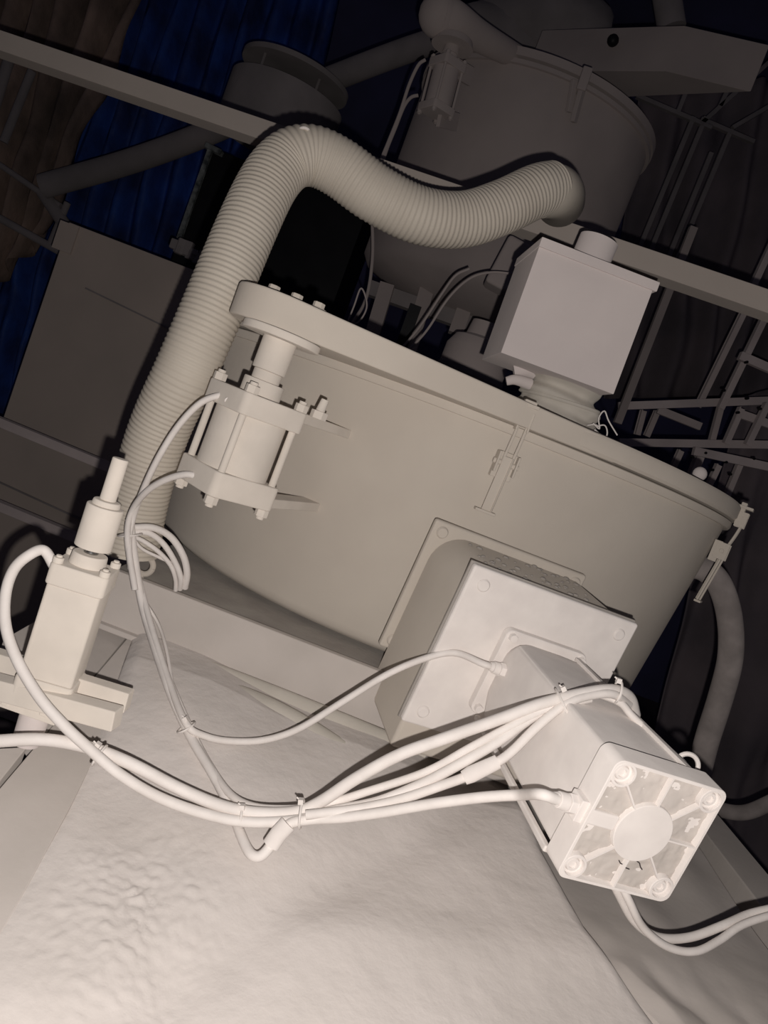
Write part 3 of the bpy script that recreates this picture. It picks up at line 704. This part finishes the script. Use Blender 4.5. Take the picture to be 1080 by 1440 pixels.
# equipment below the upper vessel
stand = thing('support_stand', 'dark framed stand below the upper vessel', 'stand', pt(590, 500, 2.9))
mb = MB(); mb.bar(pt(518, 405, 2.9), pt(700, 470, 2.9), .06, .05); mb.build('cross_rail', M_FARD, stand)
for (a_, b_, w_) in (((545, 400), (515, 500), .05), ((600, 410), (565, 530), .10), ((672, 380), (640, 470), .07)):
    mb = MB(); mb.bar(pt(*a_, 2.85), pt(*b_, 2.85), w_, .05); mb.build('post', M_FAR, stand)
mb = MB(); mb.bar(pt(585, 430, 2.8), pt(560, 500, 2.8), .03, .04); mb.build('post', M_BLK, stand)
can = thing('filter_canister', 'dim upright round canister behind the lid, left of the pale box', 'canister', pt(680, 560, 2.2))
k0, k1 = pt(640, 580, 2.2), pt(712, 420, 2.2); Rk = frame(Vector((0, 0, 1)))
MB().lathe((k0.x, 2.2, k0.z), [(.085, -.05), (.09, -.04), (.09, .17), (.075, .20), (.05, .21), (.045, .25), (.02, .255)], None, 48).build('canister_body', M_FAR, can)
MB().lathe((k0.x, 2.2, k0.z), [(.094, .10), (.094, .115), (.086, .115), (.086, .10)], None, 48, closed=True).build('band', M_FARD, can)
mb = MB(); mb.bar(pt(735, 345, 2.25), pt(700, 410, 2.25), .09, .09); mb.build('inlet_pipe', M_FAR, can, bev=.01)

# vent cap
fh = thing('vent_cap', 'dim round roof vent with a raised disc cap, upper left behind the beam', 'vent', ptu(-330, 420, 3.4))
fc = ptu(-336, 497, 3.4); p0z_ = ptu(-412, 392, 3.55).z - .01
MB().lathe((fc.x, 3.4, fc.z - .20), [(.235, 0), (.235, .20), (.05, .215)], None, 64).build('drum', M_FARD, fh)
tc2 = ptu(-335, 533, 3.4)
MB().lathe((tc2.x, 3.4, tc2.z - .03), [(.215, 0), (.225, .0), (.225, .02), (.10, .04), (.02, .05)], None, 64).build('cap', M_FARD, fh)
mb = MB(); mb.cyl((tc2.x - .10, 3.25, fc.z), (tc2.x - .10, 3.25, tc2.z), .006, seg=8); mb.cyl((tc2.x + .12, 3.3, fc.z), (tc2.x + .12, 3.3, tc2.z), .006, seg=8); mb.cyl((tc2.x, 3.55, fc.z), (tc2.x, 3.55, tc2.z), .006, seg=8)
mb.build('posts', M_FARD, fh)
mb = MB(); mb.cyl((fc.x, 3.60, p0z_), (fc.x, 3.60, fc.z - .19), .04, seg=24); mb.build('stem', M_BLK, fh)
# black cabinet
p0, p1 = ptu(-412, 392, 3.55), ptu(-170, 150, 3.55)
bk = thing('black_cabinet', 'black box with dust-streaked edge behind the ribbed hose', 'cabinet', ((p0.x + p1.x) / 2, 3.4, p1.z))
MB().box(((p0.x + p1.x) / 2, 3.80, p0.z / 2), (p1.x - p0.x, .5, p0.z)).build('cabinet_body', M_BLK, bk, bev=.004)
mb = MB(); mb.bar(pt(297, 208, 3.53), pt(252, 336, 3.53), .022, .02); mb.bar(pt(290, 205, 3.53), pt(312, 216, 3.53), .04, .02); mb.build('dusty_edge', M_DIRT, bk)
mb = MB(); mb.bar(pt(350, 275, 3.53), pt(322, 345, 3.53), .02, .012); mb.build('dusty_edge', M_DIRT, bk)
mb = MB()
for k in range(10):
    q = pt(245 + k * 5.5 + random.uniform(-3, 3), 348 + k * 2.8 + random.uniform(-9, 5), 3.0); mb.box(q, (.04, .03, random.uniform(.02, .06)), rotz(k))
tag(mb.build('rubble', M_FARD, None, bev=.004), 'small dusty rubble on top of the grey cabinet beside the hose', 'rubble', None, 'stuff')
# big grey cabinet
ctl, ctr_ = ptu(-560, 220, 2.9), ptu(-300, 232, 2.9)
gc = thing('grey_cabinet', 'large dim plain sheet cabinet behind the left side', 'cabinet', ((ctl.x + ctr_.x) / 2, 3.2, 0))
MB().box(((ctl.x + ctr_.x) / 2, 3.2, ctl.z / 2 + .005), (ctr_.x - ctl.x, .6, ctl.z), None).build('cabinet_body', M_CABI, gc, bev=.004)
mb = MB(); mb.bar(pt(120, 405, 2.895), pt(250, 468, 2.895), .005, .006); mb.build('seam', M_FARD, gc)
mb = MB(); mb.bar(pt(-40, 660, 2.895), pt(130, 738, 2.895), .006, .006); mb.build('seam', M_FARD, gc)
mb = MB(); mb.box((ctl.x + .01, 2.9, ctl.z - .05), (.07, .02, .10)); mb.build('corner_flange', M_CABI, gc)
for (a_, b_) in (((-80, 560), (190, 672)), ((-80, 678), (190, 790))):
    mb = MB(); mb.bar(pt(*a_, 2.6), pt(*b_, 2.6), .038, .03)
    tag(mb.build('guard_rail', M_RACK, None, bev=.002), ('upper' if a_[1] < 600 else 'lower') + ' dim horizontal rail in front of the grey cabinet at left', 'rail')
# diagonal pipes
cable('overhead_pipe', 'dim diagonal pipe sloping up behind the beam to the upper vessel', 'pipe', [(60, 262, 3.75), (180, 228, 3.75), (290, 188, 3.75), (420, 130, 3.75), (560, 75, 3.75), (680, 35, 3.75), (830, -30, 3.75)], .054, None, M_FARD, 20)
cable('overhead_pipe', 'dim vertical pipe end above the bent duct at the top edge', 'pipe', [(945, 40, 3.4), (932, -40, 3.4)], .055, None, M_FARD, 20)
# bent duct
zb_ = ptu(141, 721, 3.0).z; 
A = [(-.10, 3.36), (.374, 3.0), (.665, 2.93), (.23, 3.34)]
dct = thing('bent_duct', 'dim angular sheet duct above and right of the upper vessel', 'duct', (.3, 3.2, zb_))
mb = MB(); mb.rings([[Vector((x, y, z)) for x, y in A] for z in (zb_, zb_ + .165)]); mb.build('duct_body', M_FAR, dct, bev=.003)
mb = MB(); q = pt(862, 57, 3.115); mb.ball(q, .022, 12); mb.build('hole', M_BLK, dct)
# sack-like lumps above the vessel
for (px, py, r_, lab) in ((742, 20, .16, 'dim lumpy sheeted bulk at the top edge, right one'), (690, 45, .12, 'dim lumpy sheeted bulk at the top edge, left one')):
    q = pt(px + 20, py + 10, 3.7); mb = MB(); mb.ball(q, r_ * 1.5, 24, (1.3, .8, .8))
    for v in mb.bm.verts: v.co += (v.co - q) * .25 * noise.noise(v.co * 6)
    tag(mb.build('sheeted_bulk', M_FARD, None, ang=80), lab, 'bulk')

# lattice mast
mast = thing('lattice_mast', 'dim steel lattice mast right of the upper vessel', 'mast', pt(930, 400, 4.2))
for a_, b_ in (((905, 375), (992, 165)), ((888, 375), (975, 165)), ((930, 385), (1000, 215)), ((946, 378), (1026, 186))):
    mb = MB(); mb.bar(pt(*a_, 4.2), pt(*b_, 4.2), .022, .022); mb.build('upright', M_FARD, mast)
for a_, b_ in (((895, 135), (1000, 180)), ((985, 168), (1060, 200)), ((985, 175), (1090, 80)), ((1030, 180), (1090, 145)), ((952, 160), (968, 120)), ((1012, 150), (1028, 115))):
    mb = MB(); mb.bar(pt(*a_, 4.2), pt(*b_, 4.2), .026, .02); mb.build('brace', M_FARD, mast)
pl = MB(); pl.bar(pt(868, 595, 3.1), pt(975, 320, 3.1), .028, .028)
tag(pl.build('steel_pole', M_FAR), 'single dim upright pole just right of the pale box', 'pole')
# slotted angle racks
rack = thing('slotted_angle_rack', 'dim rack of punched steel angles at the right edge', 'rack', pt(1040, 640, 3.1))
posts = [((979, 570), (1045, 435), 3.2, .022), ((1010, 572), (1080, 428), 3.1, .03), ((1050, 412), (1095, 315), 3.2, .03), ((998, 618), (1010, 572), 3.15, .028), ((1018, 622), (1040, 572), 3.05, .026), ((1048, 624), (1076, 566), 3.05, .030),
         ((894, 610), (903, 576), 3.4, .02), ((907, 612), (922, 577), 3.4, .022), ((940, 665), (955, 632), 3.2, .024), ((962, 684), (981, 636), 3.1, .045), ((990, 690), (1008, 652), 3.1, .026), ((1012, 712), (1040, 645), 3.05, .028)]
for a_, b_, Y, w_ in posts:
    mb = MB(); A_, B_ = pt(*a_, Y), pt(*b_, Y); mb.bar(A_, B_, w_, .004); mb.bar(A_ + Vector((w_ / 2, .015, 0)), B_ + Vector((w_ / 2, .015, 0)), .004, .03)
    mb.build('post', M_RACK, rack)
for a_, b_, Y, w_ in (((870, 571), (1120, 562), 3.15, .022), ((870, 622), (1120, 626), 3.1, .030), ((975, 634), (1120, 665), 3.02, .028), ((1040, 500), (1120, 535), 3.05, .026), ((1040, 582), (1120, 610), 3.08, .022), ((925, 576), (985, 600), 3.3, .02)):
    mb = MB(); mb.bar(pt(*a_, Y), pt(*b_, Y), w_, .03); mb.build('rail', M_RACK, rack)
mb = MB()
for (px, py) in ((1051, 509), (1052, 560), (1070, 575), (1019, 549), (975, 643), (993, 637), (1022, 650), (1061, 645), (1003, 661), (1028, 667), (1039, 580)):
    q = pt(px, py, 3.0); mb.cyl(q, q + Vector((0, .02, 0)), .005, seg=10)
mb.build('slot_holes', M_BLK, rack)

# tarpaulins, sacking
def curtain(name, P, Y, matl, lab, cat, amp=.06, nf=9, nx=80, ny=30, seed=0):
    """P: four image corners TL, TR, BR, BL; hangs in upright folds"""
    c4 = [pt(*p, Y) for p in P]; mb = MB(); gr = []
    for j in range(ny + 1):
        row = []
        for i in range(nx + 1):
            u, v = i / nx, j / ny
            q = (c4[0] * (1 - u) + c4[1] * u) * (1 - v) + (c4[3] * (1 - u) + c4[2] * u) * v
            q = q + Vector((0, amp * math.sin(u * nf * 6.28 + 1.5 * noise.noise(Vector((u * 5, v * 3, seed)))) + amp * 1.2 * noise.noise(Vector((u * 6, v * 4, seed + 3))), 0))
            row.append(mb.bm.verts.new(q))
        gr.append(row)
    for j in range(ny):
        for i in range(nx): mb.bm.faces.new((gr[j][i], gr[j][i + 1], gr[j + 1][i + 1], gr[j + 1][i]))
    o = mb.build(name, matl, None, ang=80); s_ = o.modifiers.new('thick', 'SOLIDIFY'); s_.thickness = .006
    return tag(o, lab, cat)
curtain('tarpaulin', [(175, -60), (500, -80), (395, 300), (-30, 640)], 4.8, M_BLUE, 'dark blue tarpaulin hanging in folds behind the cross beam, upper left', 'tarpaulin', seed=1)
curtain('tarpaulin', [(10, 330), (130, 330), (40, 700), (-80, 700)], 4.5, M_BLUE, 'blue tarpaulin strip left of the grey cabinet', 'tarpaulin', nf=3, seed=4)
curtain('sacking', [(-60, -60), (225, -60), (60, 330), (-120, 520)], 4.1, M_BRN, 'brown rumpled sacking in the top left corner', 'sacking', nf=6, amp=.08, seed=8)
M_GTARP = mat('grey_sheeting', (.34, .28, .29), (.20, .175, .19), rough=.9, scale=2.5, bump=.4, bscale=6, bdist=.03)
curtain('sheeting', [(1040, 560), (1250, 500), (1120, 1250), (880, 1180)], 3.7, M_GTARP, 'dark grey sheeting hanging behind the tank, right edge', 'sheeting', nf=3, seed=12)
curtain('sheeting', [(900, 130), (1200, 100), (1080, 560), (850, 560)], 5.0, M_GTARP, 'dark sheeting behind the lattice mast', 'sheeting', nf=5, seed=15)
# scaffold bits, left
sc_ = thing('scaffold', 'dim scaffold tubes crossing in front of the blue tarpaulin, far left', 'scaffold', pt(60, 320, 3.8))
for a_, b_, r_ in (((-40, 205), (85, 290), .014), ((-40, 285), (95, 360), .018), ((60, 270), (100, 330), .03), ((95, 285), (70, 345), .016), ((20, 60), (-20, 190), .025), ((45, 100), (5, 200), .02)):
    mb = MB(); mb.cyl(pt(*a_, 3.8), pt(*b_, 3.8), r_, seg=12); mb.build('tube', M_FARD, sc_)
